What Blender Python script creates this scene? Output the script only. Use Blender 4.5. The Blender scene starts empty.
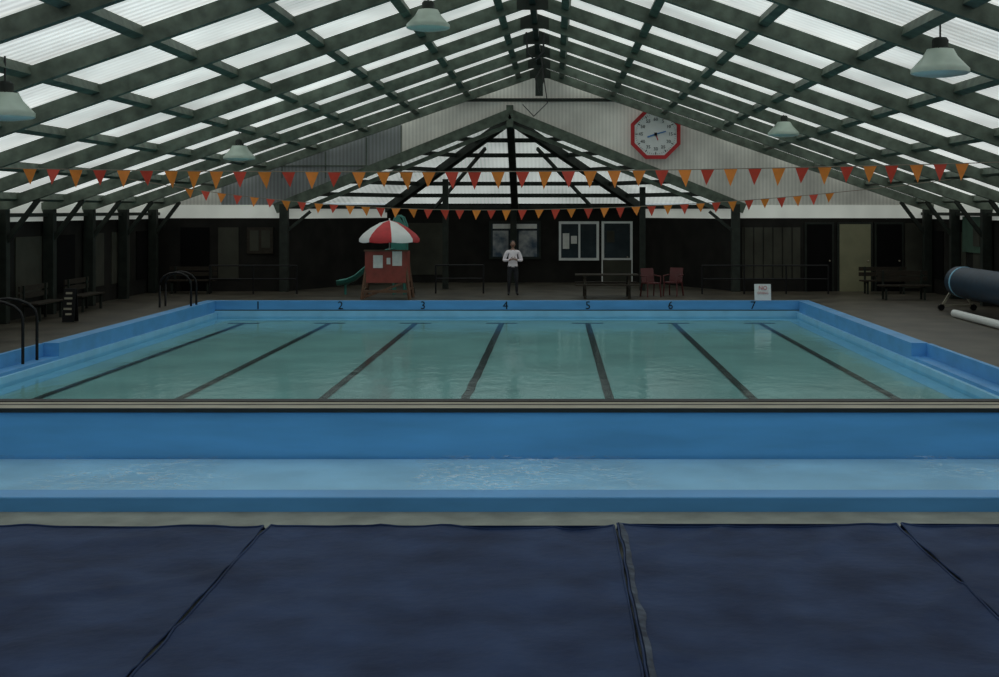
import bpy, math, random
from mathutils import Vector, Matrix
from mathutils import noise as mn
random.seed(7)
sc = bpy.context.scene
sc.view_settings.view_transform = 'Standard'
sc.view_settings.look = 'None'

# ------------------------------------------------------------------ materials
def mat(name, col, rough=0.6, var=0.25, scale=3.0, metal=0.0, bump=0.0, bscale=20.0, spec=0.5, stretch=(1,1,1), col2=None):
    m = bpy.data.materials.new(name); m.use_nodes = True
    nt = m.node_tree; N = nt.nodes; L = nt.links
    b = N["Principled BSDF"]
    b.inputs["Roughness"].default_value = rough
    b.inputs["Metallic"].default_value = metal
    b.inputs["Specular IOR Level"].default_value = spec
    tc = N.new("ShaderNodeTexCoord"); mp = N.new("ShaderNodeMapping")
    mp.inputs["Scale"].default_value = stretch
    L.new(tc.outputs["Object"], mp.inputs["Vector"])
    n = N.new("ShaderNodeTexNoise"); n.inputs["Scale"].default_value = scale; n.inputs["Detail"].default_value = 5
    L.new(mp.outputs[0], n.inputs["Vector"])
    r = N.new("ShaderNodeValToRGB")
    lo = tuple(c*(1-var) for c in col); hi = col2 if col2 else tuple(min(1, c*(1+var)) for c in col)
    r.color_ramp.elements[0].position = 0.3; r.color_ramp.elements[1].position = 0.7
    r.color_ramp.elements[0].color = (*lo, 1); r.color_ramp.elements[1].color = (*hi, 1)
    L.new(n.outputs["Fac"], r.inputs["Fac"]); L.new(r.outputs["Color"], b.inputs["Base Color"])
    if bump:
        n2 = N.new("ShaderNodeTexNoise"); n2.inputs["Scale"].default_value = bscale; n2.inputs["Detail"].default_value = 4
        L.new(mp.outputs[0], n2.inputs["Vector"])
        bp = N.new("ShaderNodeBump"); bp.inputs["Strength"].default_value = bump; bp.inputs["Distance"].default_value = 0.02
        L.new(n2.outputs["Fac"], bp.inputs["Height"]); L.new(bp.outputs[0], b.inputs["Normal"])
    return m

def mat_sheet(name, col, rib_axis='X', rib=6.0, emit=0.0, depth=0.35, pv=0.25):
    """ribbed plastic / iron sheet; emit>0: daylight coming through translucent sheet"""
    m = bpy.data.materials.new(name); m.use_nodes = True
    nt = m.node_tree; N = nt.nodes; L = nt.links
    b = N["Principled BSDF"]; b.inputs["Roughness"].default_value = 0.5
    tc = N.new("ShaderNodeTexCoord")
    w = N.new("ShaderNodeTexWave"); w.bands_direction = rib_axis; w.inputs["Scale"].default_value = rib
    w.inputs["Distortion"].default_value = 0.0
    L.new(tc.outputs["Object"], w.inputs["Vector"])
    mp = N.new("ShaderNodeMapping"); L.new(tc.outputs["Object"], mp.inputs["Vector"])
    n = N.new("ShaderNodeTexNoise"); n.inputs["Scale"].default_value = 0.55; n.inputs["Detail"].default_value = 6
    L.new(mp.outputs[0], n.inputs["Vector"])
    mr = N.new("ShaderNodeMapRange"); mr.inputs["From Min"].default_value = 0.3; mr.inputs["From Max"].default_value = 0.7
    mr.inputs["To Min"].default_value = 1-pv; mr.inputs["To Max"].default_value = 1+pv*0.6
    L.new(n.outputs["Fac"], mr.inputs["Value"])
    mw = N.new("ShaderNodeMapRange"); mw.inputs["To Min"].default_value = 1-depth; mw.inputs["To Max"].default_value = 1
    L.new(w.outputs["Fac"], mw.inputs["Value"])
    mu = N.new("ShaderNodeMath"); mu.operation = 'MULTIPLY'
    L.new(mr.outputs[0], mu.inputs[0]); L.new(mw.outputs[0], mu.inputs[1])
    vm = N.new("ShaderNodeVectorMath"); vm.operation = 'SCALE'; vm.inputs[0].default_value = col
    L.new(mu.outputs[0], vm.inputs["Scale"])
    L.new(vm.outputs[0], b.inputs["Base Color"])
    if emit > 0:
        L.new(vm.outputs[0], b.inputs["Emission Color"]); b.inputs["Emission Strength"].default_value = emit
    return m

def mat_water(name, tint, ripple=0.3, scale=2.2, fres=0.8, rough=0.03, foam=False):
    m = bpy.data.materials.new(name); m.use_nodes = True
    nt = m.node_tree; N = nt.nodes; L = nt.links
    N.remove(N["Principled BSDF"]); out = [x for x in N if x.type == 'OUTPUT_MATERIAL'][0]
    tc = N.new("ShaderNodeTexCoord"); mp = N.new("ShaderNodeMapping"); mp.inputs["Scale"].default_value = (1, 0.6, 1)
    L.new(tc.outputs["Object"], mp.inputs["Vector"])
    n = N.new("ShaderNodeTexNoise"); n.inputs["Scale"].default_value = scale; n.inputs["Detail"].default_value = 3
    L.new(mp.outputs[0], n.inputs["Vector"])
    bp = N.new("ShaderNodeBump"); bp.inputs["Strength"].default_value = ripple; bp.inputs["Distance"].default_value = 0.02
    L.new(n.outputs["Fac"], bp.inputs["Height"])
    tr = N.new("ShaderNodeBsdfTransparent"); tr.inputs["Color"].default_value = (*tint, 1)
    gl = N.new("ShaderNodeBsdfGlossy"); gl.inputs["Roughness"].default_value = rough; gl.inputs["Color"].default_value = (0.9, 0.98, 1, 1)
    L.new(bp.outputs[0], gl.inputs["Normal"])
    fr = N.new("ShaderNodeFresnel"); fr.inputs["IOR"].default_value = 1.33
    mu = N.new("ShaderNodeMath"); mu.operation = 'MULTIPLY'; mu.inputs[1].default_value = fres
    L.new(fr.outputs[0], mu.inputs[0])
    mx = N.new("ShaderNodeMixShader"); L.new(mu.outputs[0], mx.inputs[0]); L.new(tr.outputs[0], mx.inputs[1]); L.new(gl.outputs[0], mx.inputs[2])
    last = mx
    if foam:
        mp2 = N.new("ShaderNodeMapping"); mp2.inputs["Scale"].default_value = (1, 1.3, 1); L.new(tc.outputs["Object"], mp2.inputs["Vector"])
        n3 = N.new("ShaderNodeTexNoise"); n3.inputs["Scale"].default_value = 6; n3.inputs["Detail"].default_value = 8; n3.inputs["Distortion"].default_value = 1.5
        L.new(mp2.outputs[0], n3.inputs["Vector"])
        n4 = N.new("ShaderNodeTexNoise"); n4.inputs["Scale"].default_value = 0.4; L.new(tc.outputs["Object"], n4.inputs["Vector"])
        a = N.new("ShaderNodeMapRange"); a.inputs["From Min"].default_value = 0.50; a.inputs["From Max"].default_value = 0.66; L.new(n3.outputs["Fac"], a.inputs["Value"])
        c = N.new("ShaderNodeMapRange"); c.inputs["From Min"].default_value = 0.48; c.inputs["From Max"].default_value = 0.64; L.new(n4.outputs["Fac"], c.inputs["Value"])
        m2 = N.new("ShaderNodeMath"); m2.operation = 'MULTIPLY'; L.new(a.outputs[0], m2.inputs[0]); L.new(c.outputs[0], m2.inputs[1])
        m3 = N.new("ShaderNodeMath"); m3.operation = 'MULTIPLY'; m3.inputs[1].default_value = 0.42; L.new(m2.outputs[0], m3.inputs[0])
        df = N.new("ShaderNodeBsdfDiffuse"); df.inputs["Color"].default_value = (0.8, 0.9, 0.95, 1)
        mx2 = N.new("ShaderNodeMixShader"); L.new(m3.outputs[0], mx2.inputs[0]); L.new(mx.outputs[0], mx2.inputs[1]); L.new(df.outputs[0], mx2.inputs[2])
        last = mx2
    L.new(last.outputs[0], out.inputs["Surface"])
    return m

M = {}
M['beam'] = mat("green_painted_timber", (0.11, 0.135, 0.105), 0.6, 0.35, 4, bump=0.2, spec=.2)
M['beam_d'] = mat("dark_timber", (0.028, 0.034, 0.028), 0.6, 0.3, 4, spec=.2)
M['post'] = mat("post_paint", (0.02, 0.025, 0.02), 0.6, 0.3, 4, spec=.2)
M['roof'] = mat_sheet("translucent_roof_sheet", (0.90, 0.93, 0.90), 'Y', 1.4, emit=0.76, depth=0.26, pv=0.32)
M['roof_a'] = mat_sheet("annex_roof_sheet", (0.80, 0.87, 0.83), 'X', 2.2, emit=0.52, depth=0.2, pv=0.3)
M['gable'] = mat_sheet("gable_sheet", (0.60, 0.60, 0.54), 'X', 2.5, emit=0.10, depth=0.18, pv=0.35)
M['gable2'] = mat_sheet("gable_sheet_grey", (0.27, 0.29, 0.29), 'X', 2.5, emit=0.04, depth=0.3, pv=0.35)
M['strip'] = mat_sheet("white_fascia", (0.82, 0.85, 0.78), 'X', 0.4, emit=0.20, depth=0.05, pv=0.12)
M['wall_d'] = mat("shaded_wall_panel", (0.016, 0.015, 0.013), 0.8, 0.35, 1.5, spec=.15)  # shade under the canopy is put into this low base colour
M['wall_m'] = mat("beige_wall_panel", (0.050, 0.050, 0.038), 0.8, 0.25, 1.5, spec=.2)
M['tan'] = mat("tan_door_paint", (0.21, 0.205, 0.12), 0.6, 0.12, 2)
M['black'] = mat("black_paint", (0.006, 0.006, 0.007), 0.5, 0.2, 4, spec=.3)
M['void'] = mat("dark_doorway", (0.004, 0.004, 0.004), 0.9, 0.2, 2, spec=.1)
M['deck'] = mat("wet_concrete_deck", (0.066, 0.058, 0.043), 0.4, 0.5, 1.1, bump=0.2, bscale=8, spec=.3)
M['conc'] = mat("pale_concrete", (0.22, 0.24, 0.21), 0.7, 0.25, 2.5, bump=0.2)
M['blue'] = mat("pool_blue_paint", (0.095, 0.34, 0.68), 0.45, 0.12, 1.5, stretch=(0.5, 1, 2))
M['blue2'] = mat("pool_blue_paint_wall", (0.11, 0.39, 0.72), 0.5, 0.14, 1.2, stretch=(0.4, 1, 2.5))
M['lblue'] = mat("light_blue_paint", (0.26, 0.58, 0.80), 0.5, 0.1, 1.5)
M['pfloor'] = mat("pool_floor_paint", (0.29, 0.50, 0.49), 0.6, 0.16, 0.6)
M['pool_l'] = mat("shallow_pool_floor", (0.38, 0.65, 0.84), 0.6, 0.14, 1.0)
M['line'] = mat("lane_line_black", (0.008, 0.014, 0.014), 0.6, 0.2, 3)
M['metal'] = mat("worn_steel", (0.38, 0.35, 0.27), 0.5, 0.3, 5, metal=0.2, stretch=(0.3, 3, 3))
M['navy'] = mat("navy_pool_cover", (0.013, 0.030, 0.092), 0.6, 0.35, 1.7, bump=0.4, bscale=9, spec=0.12, col2=(0.026,0.050,0.125))
M['seam'] = mat("cover_hem", (0.03, 0.05, 0.11), 0.6, 0.7, 6, spec=.2, col2=(.10,.13,.18))
M['red'] = mat("red_paint", (0.50, 0.02, 0.025), 0.5, 0.15, 4)
M['redd'] = mat("dark_red_plastic", (0.08, 0.010, 0.010), 0.5, 0.15, 4)
M['redw'] = mat("red_brown_panel", (0.26, 0.045, 0.03), 0.6, 0.2, 4)
M['white'] = mat("white_paint", (0.78, 0.80, 0.78), 0.5, 0.05, 3)
M['paper'] = mat("paper", (0.7, 0.7, 0.66), 0.8, 0.08, 8)
M['orange'] = mat("orange_vinyl", (0.85, 0.25, 0.03), 0.5, 0.12, 5)
M['redv'] = mat("red_vinyl", (0.66, 0.06, 0.03), 0.5, 0.12, 5)
M['wood'] = mat("brown_wood", (0.13, 0.065, 0.035), 0.6, 0.3, 6, stretch=(1, 6, 6))
M['wood_d'] = mat("weathered_wood", (0.03, 0.024, 0.017), 0.7, 0.3, 6, stretch=(1, 6, 6), spec=.2)
M['turq'] = mat("turquoise_fibreglass", (0.05, 0.24, 0.20), 0.35, 0.1, 3)
M['shade'] = mat("lamp_shade_enamel", (0.44, 0.53, 0.45), 0.4, 0.1, 4)
M['lampglass'] = mat("lamp_diffuser", (0.78, 0.84, 0.78), 0.3, 0.08, 4)
M['cable'] = mat("cable_black", (0.02, 0.02, 0.02), 0.6, 0.1, 4)
M['cord'] = mat("bunting_cord", (0.25, 0.2, 0.15), 0.7, 0.1, 4)
M['rollblue'] = mat("blue_cover_roll", (0.012, 0.035, 0.065), 0.5, 0.3, 5)
M['glass_d'] = mat("dark_window_glass", (0.03, 0.04, 0.045), 0.12, 0.3, 2)
M['skin'] = mat("skin", (0.30, 0.17, 0.12), 0.5, 0.05, 8)
M['shirt'] = mat("white_shirt", (0.92, 0.84, 0.88), 0.8, 0.05, 8)
M['trouser'] = mat("dark_trousers", (0.012, 0.012, 0.016), 0.8, 0.2, 8)
M['hair'] = mat("dark_hair", (0.015, 0.01, 0.008), 0.6, 0.2, 20)
M['clockhand'] = mat("blue_clock_hand", (0.05, 0.2, 0.5), 0.5, 0.1, 4)
M['green'] = mat("green_banner", (0.04, 0.09, 0.06), 0.7, 0.3, 3)
M['blueposter'] = mat("poster_print", (0.08, 0.16, 0.26), 0.6, 0.6, 3, col2=(0.5, 0.5, 0.48))
W1 = mat_water("pool_water", (0.85, 0.96, 0.96), 0.40, 3.2, 0.66, 0.10)
W2 = mat_water("shallow_water", (0.94, 0.98, 1.0), 0.35, 4.0, 0.40, 0.18, foam=True)

# ------------------------------------------------------------------ mesh builder
class MB:
    def __init__(s): s.v=[]; s.f=[]; s.m=[]; s.sm=[]; s.mats=[]
    def mi(s, m):
        if m not in s.mats: s.mats.append(m)
        return s.mats.index(m)
    def add(s, vs, fs, m, smooth=False):
        o=len(s.v); s.v += [tuple(v) for v in vs]; k=s.mi(m)
        for f in fs: s.f.append(tuple(i+o for i in f)); s.m.append(k); s.sm.append(smooth)
    def box(s, x0,x1,y0,y1,z0,z1, m):
        vs=[(x0,y0,z0),(x1,y0,z0),(x1,y1,z0),(x0,y1,z0),(x0,y0,z1),(x1,y0,z1),(x1,y1,z1),(x0,y1,z1)]
        s.add(vs,[(0,3,2,1),(4,5,6,7),(0,1,5,4),(1,2,6,5),(2,3,7,6),(3,0,4,7)],m)
    def obox(s, c, size, R, m):
        hx,hy,hz=[a/2 for a in size]; c=Vector(c)
        vs=[c+R@Vector((a*hx,b*hy,d*hz)) for d in (-1,1) for a,b in ((-1,-1),(1,-1),(1,1),(-1,1))]
        s.add(vs,[(0,3,2,1),(4,5,6,7),(0,1,5,4),(1,2,6,5),(2,3,7,6),(3,0,4,7)],m)
    def beam(s, p1,p2,w,h,m,up=(0,0,1)):
        p1=Vector(p1);p2=Vector(p2);d=(p2-p1).normalized();u=Vector(up)
        side=d.cross(u).normalized();u=side.cross(d).normalized()
        vs=[]
        for p in (p1,p2):
            for a,b in ((-1,-1),(1,-1),(1,1),(-1,1)): vs.append(p+side*a*w/2+u*b*h/2)
        s.add(vs,[(0,1,2,3),(7,6,5,4),(0,4,5,1),(1,5,6,2),(2,6,7,3),(3,7,4,0)],m)
    def tube(s, pts, r, m, seg=8, caps=True):
        pts=[Vector(p) for p in pts]; n=len(pts); rs=r if isinstance(r,(list,tuple)) else [r]*n
        vs=[]; prev=None
        for i,p in enumerate(pts):
            t=(pts[min(i+1,n-1)]-pts[max(i-1,0)]).normalized()
            if prev is None:
                a=Vector((0,0,1)) if abs(t.z)<0.9 else Vector((1,0,0)); u=t.cross(a).normalized()
            else:
                u=(prev-t*prev.dot(t)).normalized()
            prev=u; w=t.cross(u)
            for k in range(seg):
                an=2*math.pi*k/seg; vs.append(p+(u*math.cos(an)+w*math.sin(an))*rs[i])
        fs=[]
        for i in range(n-1):
            for k in range(seg):
                a=i*seg+k;b=i*seg+(k+1)%seg; fs.append((a,b,b+seg,a+seg))
        s.add(vs,fs,m,True)
        if caps: s.add(vs[:seg],[tuple(range(seg))[::-1]],m); s.add(vs[-seg:],[tuple(range(seg))],m)
    def lathe(s, c, prof, m, seg=24, smooth=True, rot0=0.0):
        vs=[];fs=[]
        for r,z in prof:
            for k in range(seg):
                a=2*math.pi*k/seg+rot0; vs.append((c[0]+r*math.cos(a),c[1]+r*math.sin(a),c[2]+z))
        for i in range(len(prof)-1):
            for k in range(seg):
                a=i*seg+k;b=i*seg+(k+1)%seg; fs.append((a,b,b+seg,a+seg))
        s.add(vs,fs,m,smooth)
    def ell(s, c, r, m, nu=14, nv=10):
        vs=[];fs=[]
        for j in range(nv+1):
            t=math.pi*j/nv
            for k in range(nu):
                a=2*math.pi*k/nu
                vs.append((c[0]+r[0]*math.sin(t)*math.cos(a),c[1]+r[1]*math.sin(t)*math.sin(a),c[2]+r[2]*math.cos(t)))
        for j in range(nv):
            for k in range(nu):
                a=j*nu+k;b=j*nu+(k+1)%nu; fs.append((a,a+nu,b+nu,b))
        s.add(vs,fs,m,True)
    def prism(s, pts, vec, m):
        n=len(pts); vec=Vector(vec); vs=[Vector(p) for p in pts]+[Vector(p)+vec for p in pts]
        fs=[tuple(range(n)),tuple(range(2*n-1,n-1,-1))]+[(i,i+n,(i+1)%n+n,(i+1)%n) for i in range(n)]
        s.add(vs,fs,m)
    def text(s, txt, c, size, m, thick=0.004):
        cu=bpy.data.curves.new("t",'FONT'); cu.body=txt; cu.size=size; cu.align_x='CENTER'; cu.align_y='CENTER'; cu.extrude=thick; cu.resolution_u=2
        o=bpy.data.objects.new("t",cu); sc.collection.objects.link(o)
        dg=bpy.context.evaluated_depsgraph_get(); me=bpy.data.meshes.new_from_object(o.evaluated_get(dg))
        vs=[(c[0]+v.co.x, c[1]-v.co.z, c[2]+v.co.y) for v in me.vertices]
        fs=[tuple(p.vertices) for p in me.polygons]
        s.add(vs,fs,m)
        bpy.data.objects.remove(o); bpy.data.curves.remove(cu); bpy.data.meshes.remove(me)
    def done(s, name, bevel=0.0):
        me=bpy.data.meshes.new(name); me.from_pydata(s.v,[],s.f)
        for mm in s.mats: me.materials.append(mm)
        me.polygons.foreach_set("material_index", s.m); me.polygons.foreach_set("use_smooth", s.sm); me.update()
        o=bpy.data.objects.new(name,me); sc.collection.objects.link(o)
        if bevel:
            b=o.modifiers.new("bevel",'BEVEL'); b.width=bevel; b.segments=2; b.limit_method='ANGLE'
        return o

# ------------------------------------------------------------------ dimensions
XL,XR,XC = -13.8, 12.8, -0.5
YB,YF = -3.0, 44.8
RZ,SL = 7.7, 0.35
def roofz(x): return RZ-SL*abs(x-XC)
PL,PR = -10.3, 7.4
PN,PF = 19.16, 39.4

# ------------------------------------------------------------------ floor / decks
b=MB()
b.box(XL-.3,PL-.35,14.5,YF+7,-0.3,0,M['deck'])
b.box(PR+.35,XR+.3,14.5,YF+7,-0.3,0,M['deck'])
b.box(PL-.35,PR+.35,PF+.35,YF+7,-0.3,0,M['deck'])
b.box(XL-.3,XR+.3,YB-.3,14.04,-0.76,-0.46,M['conc'])
b.box(XL-.3,PL-.35,14.04,14.5,-0.76,-0.46,M['conc']); b.box(PR+.35,XR+.3,14.04,14.5,-0.76,-0.46,M['conc'])
b.done("floor")

# ------------------------------------------------------------------ pool
b=MB()
B=M['blue'];FZ=-0.50
b.box(PL,PR,19.21,PF,FZ-.1,FZ,M['pfloor'])
b.box(PL,PR,PF-0.75,PF,FZ,FZ+.006,M['lblue'])
b.box(PL,PL+.45,19.21,PF-.75,FZ,FZ+.006,M['lblue']); b.box(PR-.45,PR,19.21,PF-.75,FZ,FZ+.006,M['lblue'])
b.box(PL-.35,PL,27,PF+.35,-.7,.04,B); b.box(PR,PR+.35,27,PF+.35,-.7,.04,B)
b.box(PL,PR,PF,PF+.35,-.7,.04,B)
b.box(PL-.35,PL,19.21,27,-.7,-.24,B); b.box(PR,PR+.35,19.21,27,-.7,-.24,B)
b.box(PL-.42,PL-.32,19.21,27,-.3,.03,B); b.box(PR+.32,PR+.42,19.21,27,-.3,.03,B)
b.box(PL,PR,PF-.03,PF,-.245,-.225,M['line'])
b.box(PL,PR,PF-.09,PF,-.6,-.25,M['lblue'])
for a0,a1 in ((PL,PL+.09),(PR-.09,PR)): b.box(a0,a1,19.21,PF,-.6,-.30,M['lblue'])
lanes=[-9.0+2.5*i for i in range(7)]
for x in lanes:
    x-=.05
    n=90; y0,y1=PN+.1,PF-1.6; vs=[]
    amp=.05 if abs(x+1.55)<.1 else .02     # wavy look through rippled water, shaped into the lines
    for j in range(n+1):
        y=y0+(y1-y0)*j/n; dx=amp*mn.noise(Vector((x,y*1.6,0)))*math.exp(-(y-19)/9.)
        vs+= [(x-.08+dx,y,FZ+.012),(x+.08+dx,y,FZ+.012)]
    b.add(vs,[(2*j,2*j+1,2*j+3,2*j+2) for j in range(n)],M['line'])
    b.box(x-.45,x+.45,PF-1.7,PF-1.5,FZ+.006,FZ+.012,M['line'])
b.box(PL+.6,PR-.6,PF-.80,PF-.75,FZ+.006,FZ+.012,M['line'])
for i,x in enumerate(lanes): b.text(str(i+1),(x,PF-.008,-.10),0.34,M['black'])
b.done("swimming_pool")
b=MB(); b.add([(PL,19.21,-.42),(PR,19.21,-.42),(PR,PF,-.42),(PL,PF,-.42)],[(0,1,2,3)],W1); b.done("pool_water")

b=MB()
b.box(PL-.35,PR+.35,18.38,19.16,-.9,-.04,M['blue2'])
b.box(PL-.35,PR+.35,18.38,18.66,-.04,0.0,M['metal'])
b.box(PL-.35,PR+.35,18.66,18.78,-.04,-.005,M['line'])
b.box(PL-.35,PR+.35,18.78,18.95,-.04,0.0,M['metal'])
b.box(PL-.35,PR+.35,18.95,19.2,-.04,0.012,M['black'])
b.box(PL-.35,PR+.35,18.345,18.38,-.06,-.0,M['line'])
b.done("pool_bulkhead")
b=MB()
b.box(PL-.35,PR+.35,14.04,18.33,-1.0,-.71,M['pool_l'])
b.box(PL-.35,PR+.35,14.04,14.42,-.71,-.30,M['blue'])
b.box(PL-.35,PR+.35,14.42,14.60,-.71,-.36,M['lblue'])
b.box(PL-.35,PL,14.6,18.33,-.71,-.3,M['blue']); b.box(PR,PR+.35,14.6,18.33,-.71,-.3,M['blue'])
b.done("shallow_pool",0.015)
b=MB(); b.add([(PL,14.6,-.66),(PR,14.6,-.66),(PR,18.33,-.66),(PL,18.33,-.66)],[(0,1,2,3)],W2); b.done("shallow_pool_water")

# ------------------------------------------------------------------ navy cover mats
edges=[-9.6,-6.4,-2.93,0.62,3.5,6.9,10.2]
for i in range(len(edges)-1):
    x0,x1=edges[i],edges[i+1]; b=MB(); nx,ny=40,110; y0,y1=2.0,13.22
    vs=[];fs=[]
    for j in range(ny+1):
        for k in range(nx+1):
            x=x0+.012+(x1-x0-.024)*k/nx; y=y0+(y1-y0)*j/ny
            e=min(x-x0,x1-x); z=-0.43+0.026*mn.noise(Vector((x*.8,y*.8,i)))+0.02*math.exp(-e*9)
            z+=0.016*mn.noise(Vector((x*2.2,y*1.6,5+i)))
            z+=0.022*math.exp(-(mn.noise(Vector((x*.55+3*i,y*.45,9)))*16)**2)   # creases
            if k in (0,nx): x+=(.02 if k==0 else -.02)*abs(mn.noise(Vector((i*3+k,y*1.1,0))))*2
            vs.append((x,y,z))
    for j in range(ny):
        for k in range(nx):
            a=j*(nx+1)+k; fs.append((a,a+1,a+nx+2,a+nx+1))
    b.add(vs,fs,M['navy'],True)
    n=nx+1
    b.tube([vs[j*n] for j in range(ny+1)],.012,M['navy'],6); b.tube([vs[j*n+nx] for j in range(ny+1)],.012,M['navy'],6)
    b.tube([vs[ny*n+k] for k in range(n)],.016,M['navy'],6)
    if abs(x0-.62)<.01:
        r0=[(vs[j*n][0]+.015,vs[j*n][1],vs[j*n][2]+.016) for j in range(ny+1)]
        r1=[(vs[j*n][0]+.065+.03*mn.noise(Vector((0,vs[j*n][1]*2,3))),vs[j*n][1],vs[j*n+1][2]+.012) for j in range(ny+1)]
        b.add(r0+r1,[(j,j+ny+1,j+ny+2,j+1) for j in range(ny)],M['seam'],True)
    b.add([vs[ny*n],vs[ny*n+nx],(x1,y1+.01,-.46),(x0,y1+.01,-.46)],[(0,1,2,3)],M['navy'])
    b.done("pool_cover_mat")

# ------------------------------------------------------------------ roof
b=MB()
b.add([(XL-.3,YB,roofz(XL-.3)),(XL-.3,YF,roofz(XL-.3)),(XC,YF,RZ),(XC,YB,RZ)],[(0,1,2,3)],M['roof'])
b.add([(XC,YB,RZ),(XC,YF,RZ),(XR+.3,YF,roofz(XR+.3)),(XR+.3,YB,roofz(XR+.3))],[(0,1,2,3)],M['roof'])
b.done("ceiling")
b=MB()
ry=[-1+3*i for i in range(16)]
for y in ry:
    yy=min(y,YF-.12)
    for xe in (XL,XR):
        b.beam((XC,yy,RZ-.20),(xe,yy,roofz(xe)-.20),.16,.28,M['beam'],up=(0,0,1))
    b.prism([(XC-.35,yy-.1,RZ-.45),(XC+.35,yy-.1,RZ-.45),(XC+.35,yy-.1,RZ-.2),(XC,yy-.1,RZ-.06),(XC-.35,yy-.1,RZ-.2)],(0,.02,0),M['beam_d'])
b.done("roof_rafters")
b=MB()
for s_ in (-1,1):
    d=0.75
    while d<13.3:
        x=XC+s_*d; b.beam((x,YB,roofz(x)-.10),(x,YF,roofz(x)-.10),.17,.17,M['beam'],up=(s_*SL,0,1)); d+=1.72
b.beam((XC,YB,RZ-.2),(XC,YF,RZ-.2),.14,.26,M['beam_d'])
b.done("roof_purlins")
b=MB()
b.box(XL,XL+.2,YB,YF,2.62,2.72,M['beam_d']); b.box(XR-.2,XR,YB,YF,2.62,2.72,M['beam_d']); b.done("trim_1")
for y in ry[7:]:
    for x in (XL+.2,XR-.2):
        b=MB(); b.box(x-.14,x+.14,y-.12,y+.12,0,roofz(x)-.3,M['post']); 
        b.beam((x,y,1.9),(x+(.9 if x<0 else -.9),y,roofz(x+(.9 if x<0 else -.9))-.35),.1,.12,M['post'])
        b.done("support_post",.01)

# ------------------------------------------------------------------ side walls
for nm,x0,x1 in (("wall_left",XL-.2,XL),("wall_right",XR,XR+.2)):
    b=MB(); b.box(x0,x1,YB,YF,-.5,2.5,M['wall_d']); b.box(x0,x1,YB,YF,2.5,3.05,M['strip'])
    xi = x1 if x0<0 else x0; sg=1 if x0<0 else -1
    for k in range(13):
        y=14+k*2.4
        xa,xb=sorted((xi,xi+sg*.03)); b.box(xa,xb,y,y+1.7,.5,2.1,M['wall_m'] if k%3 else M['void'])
    b.done(nm)
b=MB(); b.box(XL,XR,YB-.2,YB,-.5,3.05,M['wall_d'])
b.prism([(XL,YB-.2,3.05),(XR,YB-.2,3.05),(XR,YB-.2,roofz(XR)),(XC,YB-.2,RZ),(XL,YB-.2,roofz(XL))],(0,.2,0),M['gable']); b.done("wall_back")

# ------------------------------------------------------------------ far wall with annex opening
AX,AZ=-1.55,6.15; AL,AR=-9.3,6.2; EZ=3.05
b=MB()
t=(0,.15,0)
b.prism([(XL,YF,2.97),(AL,YF,2.97),(AX,YF,AZ),(AX,YF,roofz(AX)),(XL,YF,roofz(XL))],t,M['gable'])
b.prism([(AR,YF,2.97),(XR,YF,2.97),(XR,YF,roofz(XR)),(XC,YF,RZ),(AX,YF,roofz(AX)),(AX,YF,AZ)],t,M['gable'])
b.box(XL,AL,YF-.02,YF+.15,2.52,2.97,M['strip']); b.box(AR,XR,YF-.02,YF+.15,2.52,2.97,M['strip'])
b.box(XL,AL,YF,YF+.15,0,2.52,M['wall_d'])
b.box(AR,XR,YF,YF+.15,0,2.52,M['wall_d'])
b.box(6.45,8.45,YF-.03,YF,.45,2.2,M['wall_m'])
for k in range(6): b.box(6.5+k*.33,6.53+k*.33,YF-.045,YF-.03,.45,2.2,M['wall_d'])
b.box(12.05,12.7,YF-.03,YF,.1,2.35,M['wall_m'])
b.box(-12.9,-11.9,YF-.03,YF,.0,2.2,M['void']); b.box(-11.6,-10.9,YF-.03,YF,.4,2.2,M['wall_m'])
b.box(-4.2,3.3,YF-.14,YF-.02,6.53,6.64,M['beam_d'])
# darker grey cladding sheets on the left of the gable
b.prism([(-11.5,YF-.012,2.98),(-9.35,YF-.012,2.98),(-5.3,YF-.012,4.62),(-5.3,YF-.012,5.75),(-11.5,YF-.012,3.6)],(0,.01,0),M['gable2'])
b.box(-10.5,-5.4,YF-.05,YF-.013,4.30,4.34,M['beam'])
for x in (-9.4,-7.9,-6.5,-5.3): b.box(x-.02,x+.02,YF-.03,YF-.013,3.9,roofz(x)-.3,M['beam'])
b.done("wall_far")
for (x0,x1,m,nm) in ((8.6,9.6,M['void'],"door_2"),(9.72,10.93,M['tan'],"door_3"),(11.0,12.0,M['void'],"door_4")):
    b=MB(); b.box(x0,x1,YF-.07,YF-.01,0,2.38,M['post']); b.box(x0+.07,x1-.07,YF-.09,YF-.05,0,2.31,m)
    b.ell((x1-.16,YF-.12,1.05),(.03,.04,.03),M['metal']); b.done(nm)

# annex (half-hexagonal bay)
CL,CR,CY=-6.5,3.4,50.3
b=MB()
def wseg(p,q,m,z0,z1,off=0.0):
    d=Vector((q[0]-p[0],q[1]-p[1],0)).normalized(); n=Vector((d.y,-d.x,0))
    if n.y<0: n=-n
    P=Vector((p[0],p[1],0))-n*off; Q=Vector((q[0],q[1],0))-n*off
    b.prism([(P.x,P.y,z0),(Q.x,Q.y,z0),(Q.x,Q.y,z1),(P.x,P.y,z1)],n*.12,m)
wseg((AL,YF),(CL,CY),M['wall_d'],0,2.5); wseg((AL,YF),(CL,CY),M['strip'],2.5,3.0)
wseg((CR,CY),(AR,YF),M['wall_d'],0,2.5); wseg((CR,CY),(AR,YF),M['strip'],2.5,3.0)
wseg((CL,CY),(CR,CY),M['wall_d'],0,3.05)
b.box(-6.2,-4.3,CY-.03,CY,.3,2.3,M['wall_m'])
b.done("wall_annex")
b=MB()
ap=(AX,YF+.1,AZ)
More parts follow.
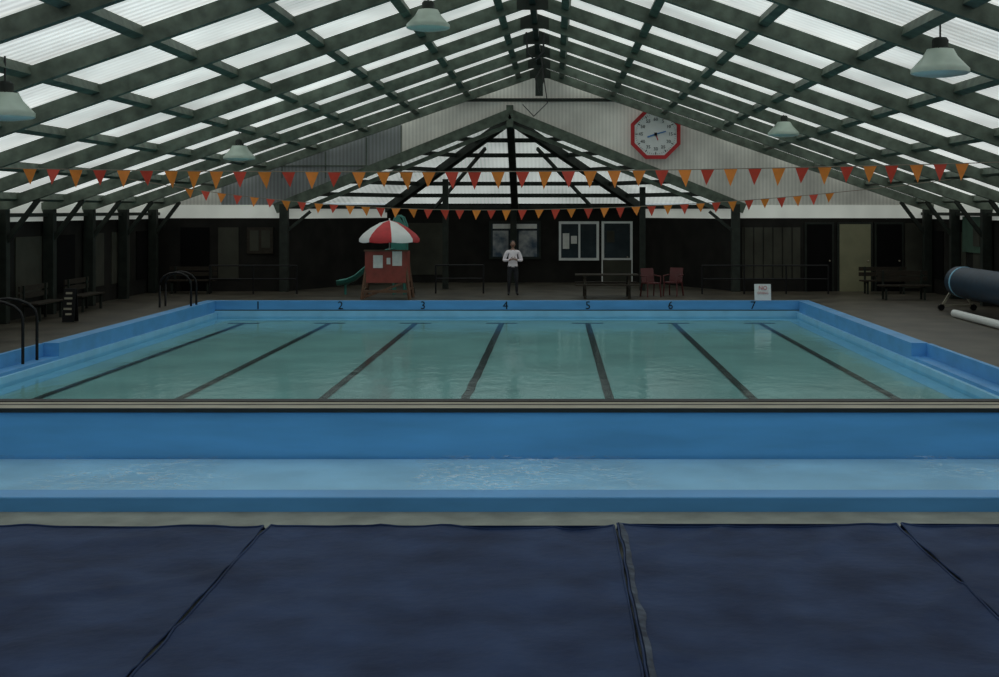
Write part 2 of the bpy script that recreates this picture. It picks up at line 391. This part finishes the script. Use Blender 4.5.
cs=[(AL,YF,EZ),(CL,CY,EZ),(CR,CY,EZ),(AR,YF,EZ)]
b.add([ap]+cs,[(0,2,1),(0,3,2),(0,4,3)],M['roof_a']); b.done("annex_roof")
b=MB()
apv=Vector(ap)
def lp(p,t): return apv.lerp(Vector(p),t)
mids=[((CL+CR)/2,CY,EZ)]
dz=Vector((0,0,-.22))
for c in cs[1:3]+mids: b.beam(apv+dz,Vector(c)+dz,.26,.28,M['beam_d'])
for t in (.24,.40,.56,.72,.86,1.0):
    for i in range(3): b.beam(lp(cs[i],t)+dz*.6,lp(cs[i+1],t)+dz*.6,.14,.15,M['beam_d'])
for u in (-4.7,1.5): b.beam(lp((u,CY,EZ),.3)+dz,Vector((u,CY,EZ))+dz,.08,.12,M['beam_d'])
for c in (cs[0],cs[3]):
    s_=-1 if c[0]<AX else 1
    b.beam((AX,YF-.15,AZ-.05),(c[0]+s_*.3,YF-.15,EZ-.2),.22,.34,M['beam'])
    b.beam((AX,YF-.02,AZ-.42),(c[0]-s_*.6,YF-.02,EZ-.22),.12,.14,M['beam'])
b.box(AX-.12,AX+.12,YF-.25,YF,AZ-.5,AZ+.25,M['beam'])
b.done("annex_roof_frame")
for x,y in ((AL,YF-.15),(AR,YF-.15)):
    b=MB(); b.box(x-.14,x+.14,y-.14,y+.14,0,EZ-.05,M['beam_d']); b.beam((x,y,2.0),(x+(.9 if x<0 else -.9),y,2.75),.1,.1,M['beam_d']); b.done("support_post")
b=MB(); b.box(-1.72,-1.48,CY-.35,CY-.12,0,3.0,M['post']); b.done("support_post")
b=MB(); b.box(2.95,3.15,45.2,45.4,0,3.6,M['post']); b.done("support_post")
b=MB(); b.box(-4.0,-3.8,46.2,46.4,0,3.9,M['post']); b.done("support_post")

b=MB(); y=CY
b.box(.15,1.7,y-.06,y,.85,2.36,M['white']); b.box(.24,.9,y-.075,y-.055,.95,2.26,M['glass_d']); b.box(.98,1.6,y-.075,y-.055,.95,2.26,M['glass_d'])
b.box(.3,.55,y-.085,y-.075,1.3,1.9,M['paper']); b.box(.62,.85,y-.085,y-.075,1.5,1.8,M['paper']); b.done("window_1")
b=MB(); b.box(1.8,3.0,y-.06,y,0,2.36,M['white']); b.box(1.9,2.9,y-.08,y-.05,.95,2.28,M['glass_d']); b.box(1.85,2.95,y-.08,y-.05,.0,.87,M['wall_m'])
b.box(2.0,2.3,y-.09,y-.08,1.55,2.0,M['wall_m']); b.ell((2.8,y-.1,.98),(.03,.04,.03),M['metal']); b.done("door_1")
b=MB(); b.box(-2.55,-.55,y-.07,y,.9,2.38,M['post']); b.box(-2.47,-.63,y-.085,y-.06,.98,2.3,M['glass_d'])
b.box(-2.4,-1.8,y-.09,y-.08,1.0,2.0,M['blueposter']); b.box(-1.4,-.7,y-.09,y-.08,1.0,2.0,M['blueposter']); b.box(-2.4,-.7,y-.092,y-.082,2.08,2.26,M['paper']); b.done("window_2")
b=MB(); b.box(-10.6,-9.7,YF-.08,YF-.01,1.3,2.2,M['wood_d']); b.box(-10.5,-10.2,YF-.09,YF-.08,1.4,2.1,M['wall_m']); b.box(-10.1,-9.8,YF-.09,YF-.08,1.5,2.1,M['wall_m']); b.done("notice_board")

# ------------------------------------------------------------------ clock
b=MB(); cx,cz,cy=3.45,5.40,YF-.12
def octo(r,y): return [(cx+r*math.cos(math.pi/8+i*math.pi/4),y,cz+r*math.sin(math.pi/8+i*math.pi/4)) for i in range(8)]
b.prism(octo(.90,cy-.1),(0,.2,0),M['red'])
b.prism(octo(.78,cy-.13),(0,.05,0),M['white'])
ro=octo(.92,cy-.16); ri=octo(.79,cy-.16)
for i in range(8):
    j=(i+1)%8; b.prism([ro[i],ro[j],ri[j],ri[i]],(0,.1,0),M['red'])
for k in range(60):
    a=k*math.pi/30; r0=.66 if k%5 else .62; w=.010 if k%5 else .03
    b.beam((cx+r0*math.sin(a),cy-.135,cz+r0*math.cos(a)),(cx+.70*math.sin(a),cy-.135,cz+.70*math.cos(a)),.01,w,M['black'],up=(math.cos(a),0,-math.sin(a)))
for k in range(1,13):
    a=k*math.pi/6; b.text(str(k*5),(cx+.51*math.sin(a),cy-.14,cz+.51*math.cos(a)),.16,M['black'])
for a,l,w,m in ((math.radians(75),.36,.04,'clockhand'),(math.radians(250),.3,.05,'clockhand'),(math.radians(160),.22,.03,'red')):
    b.beam((cx,cy-.15,cz),(cx+l*math.sin(a),cy-.15,cz+l*math.cos(a)),.012,w,M[m],up=(math.cos(a),0,-math.sin(a)))
b.lathe((cx,cy-.15,cz),[(0,.05),(.05,.05),(.05,-.05),(0,-.05)],M['black'],12)
b.box(cx-.05,cx+.05,cy,cy+.08,cz+.85,6.3,M['post'])
b.done("wall_clock")

# ------------------------------------------------------------------ pendant lamps
for x,y,z in ((5.63,19,4.90),(6.15,35,4.92),(-8.5,35,4.28),(-2.44,25,6.40),(-8.04,19,4.26)):
    b=MB()
    b.lathe((x,y,z),[(.12,.27),(.19,.25),(.25,.14),(.38,.0),(.42,-.04),(.42,-.10)],M['shade'],24)
    b.lathe((x,y,z),[(.42,-.10),(.38,-.12),(.2,-.15),(.001,-.16)],M['lampglass'],24)
    tz=min(.42,roofz(x)-z-.03)
    b.lathe((x,y,z),[(.001,tz),(.09,tz),(.12,tz-.04),(.12,.27),(.19,.26),(.19,.24)],M['post'],16)
    b.tube([(x,y,z+tz-.03),(x,y,roofz(x)-.01)],.015,M['cable'],6)
    b.done("pendant_lamp")

# ------------------------------------------------------------------ bunting
def bunting(y,fz,xa,xb,fa,fb,sp,w,h,sd):
    rd=random.Random(sd); b=MB()
    n=60; b.tube([(xa+(xb-xa)*i/n,y,fz(xa+(xb-xa)*i/n)) for i in range(n+1)],.009,M['cord'],5)
    x=fa;k=0
    while x<fb:
        z=fz(x); z2=fz(x+w); hh=h*rd.uniform(.9,1.08); tw=rd.uniform(-.05,.05); m=M['orange'] if (k%2==0)^(rd.random()<.15) else M['redv']
        px=x+w/2+rd.uniform(-.03,.03)
        b.prism([(x,y-.004,z),(px,y+tw,z-hh),(x+w,y-.004,z2)],(0,.006,0),m)
        x+=sp*rd.uniform(.93,1.07);k+=1
    b.done("bunting_flags")
bunting(23.7,lambda x:3.50+.0014*(x+1)**2+.006*(x+1),-11.6,10.6,-9.7,7.3,.425,.25,.31,3)
bunting(34.4,lambda x:2.80+(.0095 if x<-2 else .0052)*(x+2)**2,-11.5,10.9,-9.8,7.2,.42,.24,.26,5)

# ------------------------------------------------------------------ lifeguard stand + umbrella
b=MB(); X,Y=-5.3,41.2
for sx in (-1,1):
    for sy in (-1,1):
        b.beam((X+sx*.75,Y+sy*.5,0.0),(X+sx*.55,Y+sy*.32,1.5),.08,.08,M['wood'])
    b.beam((X+sx*.7,Y-.46,.3),(X+sx*.7,Y+.46,.3),.05,.07,M['wood'])
b.beam((X-.72,Y-.48,.25),(X+.72,Y-.48,.25),.04,.09,M['wood'])
b.beam((X-.72,Y-.46,.05),(X+.5,Y-.46,.5),.04,.07,M['wood'])
b.box(X-.66,X+.66,Y-.42,Y+.42,.5,.58,M['wood'])
b.box(X-.66,X+.66,Y-.44,Y-.4,.52,1.5,M['redw']); b.box(X-.66,X-.62,Y-.4,Y+.4,.58,1.5,M['redw']); b.box(X+.62,X+.66,Y-.4,Y+.4,.58,1.5,M['redw'])
b.box(X-.69,X+.69,Y-.47,Y-.37,1.5,1.55,M['wood'])
b.box(X-.5,X+.5,Y+.0,Y+.35,.95,1.0,M['wood']); b.box(X-.5,X+.5,Y+.3,Y+.35,1.0,1.5,M['redw'])
b.box(X-.4,X-.1,Y-.455,Y-.44,.98,1.38,M['paper']); b.box(X+.2,X+.5,Y-.455,Y-.44,1.05,1.5,M['paper']); b.box(X+.02,X+.14,Y-.455,Y-.44,1.1,1.3,M['paper'])
b.done("lifeguard_stand")
b=MB(); X,Y=-5.22,41.0
seg=8
prof=[(.03,2.47),(.3,2.40),(.6,2.23),(.83,2.05),(.95,1.90)]
for k in range(seg):
    a0=2*math.pi*(k+.25)/seg; a1=2*math.pi*(k+1.25)/seg; vs=[]
    for r,z in prof:
        for q in range(5):
            a=a0+(a1-a0)*q/4; rr=r*(1-.05*math.sin(math.pi*q/4)); vs.append((X+rr*math.cos(a),Y+rr*math.sin(a),z))
    for q in range(5):
        a=a0+(a1-a0)*q/4; vs.append((X+.95*math.cos(a)*(1-.05*math.sin(math.pi*q/4)),Y+.95*math.sin(a)*(1-.05*math.sin(math.pi*q/4)),1.80-.03*math.sin(math.pi*q/4)))
    fs=[(i*5+q,i*5+q+1,i*5+q+6,i*5+q+5) for i in range(5) for q in range(4)]
    b.add(vs,fs,M['red'] if k%2 else M['white'],True)
    b.tube([(X,Y,2.45),(X+.6*math.cos(a0),Y+.6*math.sin(a0),2.21),(X+.94*math.cos(a0),Y+.94*math.sin(a0),1.88)],.008,M['metal'],5)
b.tube([(X,Y,.582),(X,Y,2.54)],.022,M['white'],10)
b.done("beach_umbrella")

# ------------------------------------------------------------------ water slide
b=MB(); Y=43.3
pts=[Vector((-5.3,Y,1.35)),Vector((-5.6,Y,1.3)),Vector((-5.95,Y-.05,1.0)),Vector((-6.3,Y-.1,.72)),Vector((-6.6,Y-.15,.46)),Vector((-6.9,Y-.2,.32)),Vector((-7.2,Y-.25,.28))]
vs=[];K=7
for p in pts:
    for k in range(K):
        a=math.pi*(k/(K-1)); vs.append((p.x,p.y-.3*math.cos(a),p.z+.18-.18*math.sin(a)))
fs=[(i*K+k,i*K+k+1,(i+1)*K+k+1,(i+1)*K+k) for i in range(len(pts)-1) for k in range(K-1)]
b.add(vs,fs,M['turq'],True)
for sgn in (-1,1): b.tube([(p.x,p.y+sgn*.3,p.z+.18) for p in pts],.025,M['turq'],8)
b.box(-5.4,-4.95,Y-.3,Y+.3,1.28,1.35,M['turq'])
for x in (-5.35,-5.0):
    for yy in (Y-.28,Y+.28): b.tube([(x,yy,0),(x,yy,1.3)],.03,M['turq'],8)
for yy in (Y-.28,Y+.28):
    b.tube([(-5.4,yy,1.3),(-5.4,yy,2.3),(-5.3,yy,2.55),(-5.17,yy,2.62),(-5.05,yy,2.55),(-4.95,yy,2.3),(-4.95,yy,1.3)],.028,M['turq'],8)
b.prism([(-5.38,Y-.3,1.3),(-4.97,Y-.3,1.3),(-4.97,Y-.3,2.3),(-5.17,Y-.3,2.6),(-5.38,Y-.3,2.3)],(0,.03,0),M['turq'])
for i in range(5): b.tube([(-4.95+.05*(4-i),Y-.26,.2+.24*i),(-4.95+.05*(4-i),Y+.26,.2+.24*i)],.02,M['metal'],6)
for yy in (Y-.28,Y+.28): b.tube([(-4.7,yy,0),(-4.95,yy,1.3)],.02,M['post'],6)
b.tube([(-6.95,Y-.2,0),(-6.95,Y-.2,.33)],.04,M['turq'],8)
b.done("water_slide")

# ------------------------------------------------------------------ picnic table
b=MB(); X,Y=1.65,41.6
for i in range(4): b.box(X-1.0,X+1.0,Y-.38+i*.195,Y-.38+i*.195+.18,.71,.75,M['wood_d'])
for s_ in (-1,1):
    for i in range(2): b.box(X-1.0,X+1.0,Y+s_*.72-.14+i*.15,Y+s_*.72-.14+i*.15+.13,.42,.46,M['wood_d'])
for sx in (-.7,.7):
    b.beam((X+sx,Y-.55,0),(X+sx,Y-.25,.71),.05,.09,M['wood_d'],up=(1,0,0)); b.beam((X+sx,Y+.55,0),(X+sx,Y+.25,.71),.05,.09,M['wood_d'],up=(1,0,0))
    b.box(X+sx-.03,X+sx+.03,Y-.86,Y+.86,.33,.42,M['wood_d']); b.box(X+sx-.03,X+sx+.03,Y-.38,Y+.38,.63,.71,M['wood_d'])
b.done("picnic_table")

def chair(x,y,rot,m,name="plastic_chair"):
    b=MB()
    b.box(-.24,.24,-.22,.22,.42,.46,m)
    R=Matrix.Rotation(-.2,3,'X')
    b.obox((0,.26,.68),(.46,.03,.46),R,m)
    for sx in (-.22,.22):
        b.beam((sx*1.1,-.24,0),(sx,-.2,.43),.04,.04,m); b.beam((sx*1.1,.28,0),(sx,.2,.45),.04,.04,m)
        b.tube([(sx*1.1,-.2,.44),(sx*1.15,-.2,.66),(sx*1.15,.25,.68)],.022,m,6)
    o=b.done(name,.008); o.location=(x,y,0); o.rotation_euler=(0,0,rot)
chair(3.1,42.0,.4,M['redd']); chair(3.85,42.4,-.5,M['redd'])

def bench(x,y,rot,l=1.8):
    b=MB()
    for i in range(3): b.box(-l/2,l/2,-.22+i*.15,-.22+i*.15+.13,.42,.46,M['wood_d'])
    for i in range(2): b.box(-l/2,l/2,.24,.28,.58+i*.18,.71+i*.18,M['wood_d'])
    for sx in (-l/2+.2,l/2-.2):
        b.box(sx-.03,sx+.03,-.2,-.14,0,.42,M['post']); b.box(sx-.03,sx+.03,.2,.26,0,.9,M['post']); b.box(sx-.03,sx+.03,-.2,.2,.36,.42,M['post'])
    o=b.done("wooden_bench"); o.location=(x,y,0); o.rotation_euler=(0,0,rot)
bench(-13.1,36.3,math.pi/2); bench(-13.1,33.3,math.pi/2)
bench(10.9,40.6,0,1.6); bench(-12.2,43.6,0,1.6); bench(11.0,43.4,0,1.6)

def rail(x0,x1,y,name="safety_railing"):
    b=MB(); n=max(2,int(round((x1-x0)/1.35))+1)
    for i in range(n):
        x=x0+(x1-x0)*i/(n-1); b.tube([(x,y,0),(x,y,.95)],.028,M['black'],8)
    for z in (.95,.5): b.tube([(x0,y,z),(x1,y,z)],.025,M['black'],8)
    b.done(name)
rail(4.9,9.1,43.3); rail(-11.5,-8.6,43.3); rail(-4.0,-2.4,43.6)
def hoop(x,y,w=1.0,gap=.55):
    b=MB()
    for yy in (y-gap/2,y+gap/2):
        pts=[(x-w,yy,0),(x-w,yy,.65)]
        for i in range(9):
            a=math.pi*i/8; pts.append((x-w/2-w/2*math.cos(a),yy,.65+.35*math.sin(a)))
        pts+= [(x,yy,.55),(x,yy,.041 if y>27 else -.239)]
        b.tube(pts,.032,M['black'],8)
    b.done("pool_handrail")
hoop(-10.45,37.6,.9); hoop(-10.5,26.0,1.2,.7); 

# ------------------------------------------------------------------ signs
b=MB(); X,Y=6.33,39.62
R=Matrix.Rotation(-.15,3,'X')
b.obox((X,Y,.295),(.5,.02,.5),R,M['white']); b.beam((X-.2,Y+.1,.045),(X-.2,Y+.03,.5),.02,.02,M['metal']); b.beam((X+.2,Y+.1,.045),(X+.2,Y+.03,.5),.02,.02,M['metal'])
b.text("NO",(X,Y-.045,.42),.17,M['red']); b.text("DIVING",(X,Y-.06,.27),.10,M['red'])
b.done("warning_sign")
b=MB()
b.obox((-12.15,32.5,.42),(.30,.02,.84),Matrix.Rotation(-.15,3,'X'),M['black']); b.obox((-12.15,32.68,.42),(.30,.02,.84),Matrix.Rotation(.15,3,'X'),M['black'])
for i,wd in enumerate((.16,.2,.12,.2,.15)):
    zc=.72-i*.13; b.obox((-12.15+random.uniform(-.03,.03),32.488+(zc-.42)*.15,zc),(wd,.01,.05),Matrix.Rotation(-.15,3,'X'),M['metal'])
b.done("sandwich_board_sign")

# ------------------------------------------------------------------ cover reel
b=MB(); X=11.2
def cylY(x,z,r,y0,y1,m,seg=28):
    b.tube([(x,y0,z),(x,y1,z)],r,m,seg)
cylY(X,.82,.42,30.2,36.0,M['rollblue']); cylY(X,.82,.43,35.5,35.6,M['lblue'])
cylY(X,.82,.05,29.8,36.4,M['metal'],12)
for r in (.1,.18,.26,.34,.4): b.tube([(X+r*math.sin(a*math.pi/12),36.01,.82+r*math.cos(a*math.pi/12)) for a in range(25)],.008,M['black'],4)
for y in (30.0,36.2):
    b.beam((X-.45,y,.08),(X,y,.82),.06,.06,M['metal']); b.beam((X+.45,y,.08),(X,y,.82),.06,.06,M['metal']); b.beam((X-.5,y,.14),(X+.5,y,.14),.06,.06,M['metal'])
    for sx in (-.45,.45): b.tube([(X+sx,y-.04,.09),(X+sx,y+.04,.09)],.09,M['black'],14)
b.done("pool_cover_reel")
b=MB(); cylY(10.45,.10,.10,29.0,34.0,M['white'],16); b.done("lane_rope_roll")
b=MB(); b.box(12.72,12.8,38.5,40.6,1.5,2.6,M['green']); b.box(12.7,12.72,38.9,39.5,1.7,2.3,M['wall_m']); b.done("wall_banner")

b=MB(); b.tube([(XC+.1,39.5,7.4),(XC+.15,39.5,6.7),(XC+.02,39.5,6.35),(XC-.1,39.6,6.8),(XC+.2,39.6,7.3)],.02,M['cable'],6)
b.tube([(XC+.1,42.5,7.4),(XC+.25,42.5,6.3),(XC-.2,43,5.9),(XC-.6,44.4,6.4)],.018,M['cable'],6)
b.box(XC-.12,XC+.12,40.93,41.07,6.4,7.5,M['beam_d'])
b.tube([(XC-.25,34,7.45),(XC-.22,34,6.9),(XC,34,6.7),(XC+.2,34,6.95),(XC+.2,34,7.45)],.03,M['cable'],6)
b.done("hanging_cable")

# ------------------------------------------------------------------ person
def person(x,y,rot,h=1.78):
    V=[((0,0,.95),(.155,.11))];E=[]
    def a(p,r,par): V.append((p,r if isinstance(r,tuple) else (r,r))); E.append((par,len(V)-1)); return len(V)-1
    be=a((0,-.01,1.10),(.145,.105),0); ch=a((0,0,1.28),(.165,.115),be); us=a((0,.01,1.42),(.11,.08),ch); nk=a((0,0,1.50),.055,us); nt_=a((0,-.01,1.57),.05,nk)
    hands=[]
    for s_ in (-1,1):
        hp=a((s_*.1,0,.86),(.098,.098),0); kn=a((s_*.12,-.015,.48),.062,hp); cf=a((s_*.125,.02,.33),.058,kn); an=a((s_*.13,.03,.09),.042,cf); to=a((s_*.15,-.14,.045),(.045,.035),an)
        sh=a((s_*.19,.01,1.41),.072,us); el=a((s_*.29,.03,1.13),.06,sh); wr=a((s_*.12,-.2,1.16),.032,el); pm=a((s_*.05,-.235,1.19),(.036,.022),wr)
        hands.append((s_,Vector((s_*.05,-.235,1.19))))
    me=bpy.data.meshes.new("b"); me.from_pydata([v[0] for v in V],E,[]); me.update()
    ob=bpy.data.objects.new("b",me); sc.collection.objects.link(ob)
    ob.modifiers.new("s",'SKIN'); sd=me.skin_vertices[0].data
    for i,v in enumerate(V): sd[i].radius=v[1]
    sd[0].use_root=True
    ss=ob.modifiers.new("u",'SUBSURF'); ss.levels=2; ss.render_levels=2
    dg=bpy.context.evaluated_depsgraph_get(); dg.update(); em=bpy.data.meshes.new_from_object(ob.evaluated_get(dg))
    b=MB(); vs=[v.co.copy() for v in em.vertices]; groups={}
    for p in em.polygons:
        c=p.center; 
        if c.z>1.475: k='skin'
        elif c.z<.075 : k='black'
        elif c.z<.95: k='trouser'
        elif c.y<-.15 and abs(c.x)<.14: k='skin'
        else: k='shirt'
        groups.setdefault(k,[]).append(tuple(p.vertices))
    for k,fs in groups.items():
        used=sorted({i for f in fs for i in f}); mp={u:i for i,u in enumerate(used)}
        b.add([vs[u] for u in used],[tuple(mp[i] for i in f) for f in fs],M[k],True)
    bpy.data.objects.remove(ob)
    for s_,pc in hands:
        for i in range(4):
            l=(.07,.08,.075,.06)[i]; p=pc+Vector((-s_*.01,-.012,.028-.019*i))
            b.tube([p,p+Vector((-s_*l*.45,-.018,.004)),p+Vector((-s_*l*.8,-.006,.004)),p+Vector((-s_*l,.012,.002))],[.010,.009,.008,.006],M['skin'],6)
        p=pc+Vector((s_*.02,-.01,.03)); b.tube([p,p+Vector((-s_*.02,-.015,.03)),p+Vector((-s_*.045,-.015,.045))],[.011,.010,.008],M['skin'],6)
    hc=Vector((0,-.015,1.665))
    b.ell(hc,(.074,.092,.115),M['skin']); b.ell(hc+Vector((0,.02,.025)),(.082,.092,.108),M['hair'])
    b.ell(hc+Vector((0,-.098,-.015)),(.013,.018,.022),M['skin'],8,6); 
    b.box(-.025,.025,hc.y-.088,hc.y-.08,hc.z-.06,hc.z-.052,M['redw'])
    for s_ in (-1,1):
        b.ell(hc+Vector((s_*.03,-.083,.005)),(.012,.008,.007),M['black'],8,6); b.ell(hc+Vector((s_*.078,0,-.01)),(.012,.02,.03),M['skin'],8,6)
    o=b.done("standing_person"); o.location=(x,y,0); o.rotation_euler=(0,0,rot); o.scale=(h/1.78,)*3
person(-1.38,42.5,.1,1.80)

# ------------------------------------------------------------------ world + camera
w=bpy.data.worlds.new("World"); sc.world=w; w.use_nodes=True
w.node_tree.nodes["Background"].inputs[0].default_value=(.6,.7,.75,1); w.node_tree.nodes["Background"].inputs[1].default_value=.5
cd=bpy.data.cameras.new("Camera"); cam=bpy.data.objects.new("Camera",cd); sc.collection.objects.link(cam)
cd.sensor_width=36; cd.lens=1300/999*36; cd.shift_x=-(555-499.5)/999; cd.shift_y=-(338.5-210)/999
cam.location=(0,0,2.8); cam.rotation_euler=(math.pi/2,0,0); cd.clip_end=200
sc.camera=cam
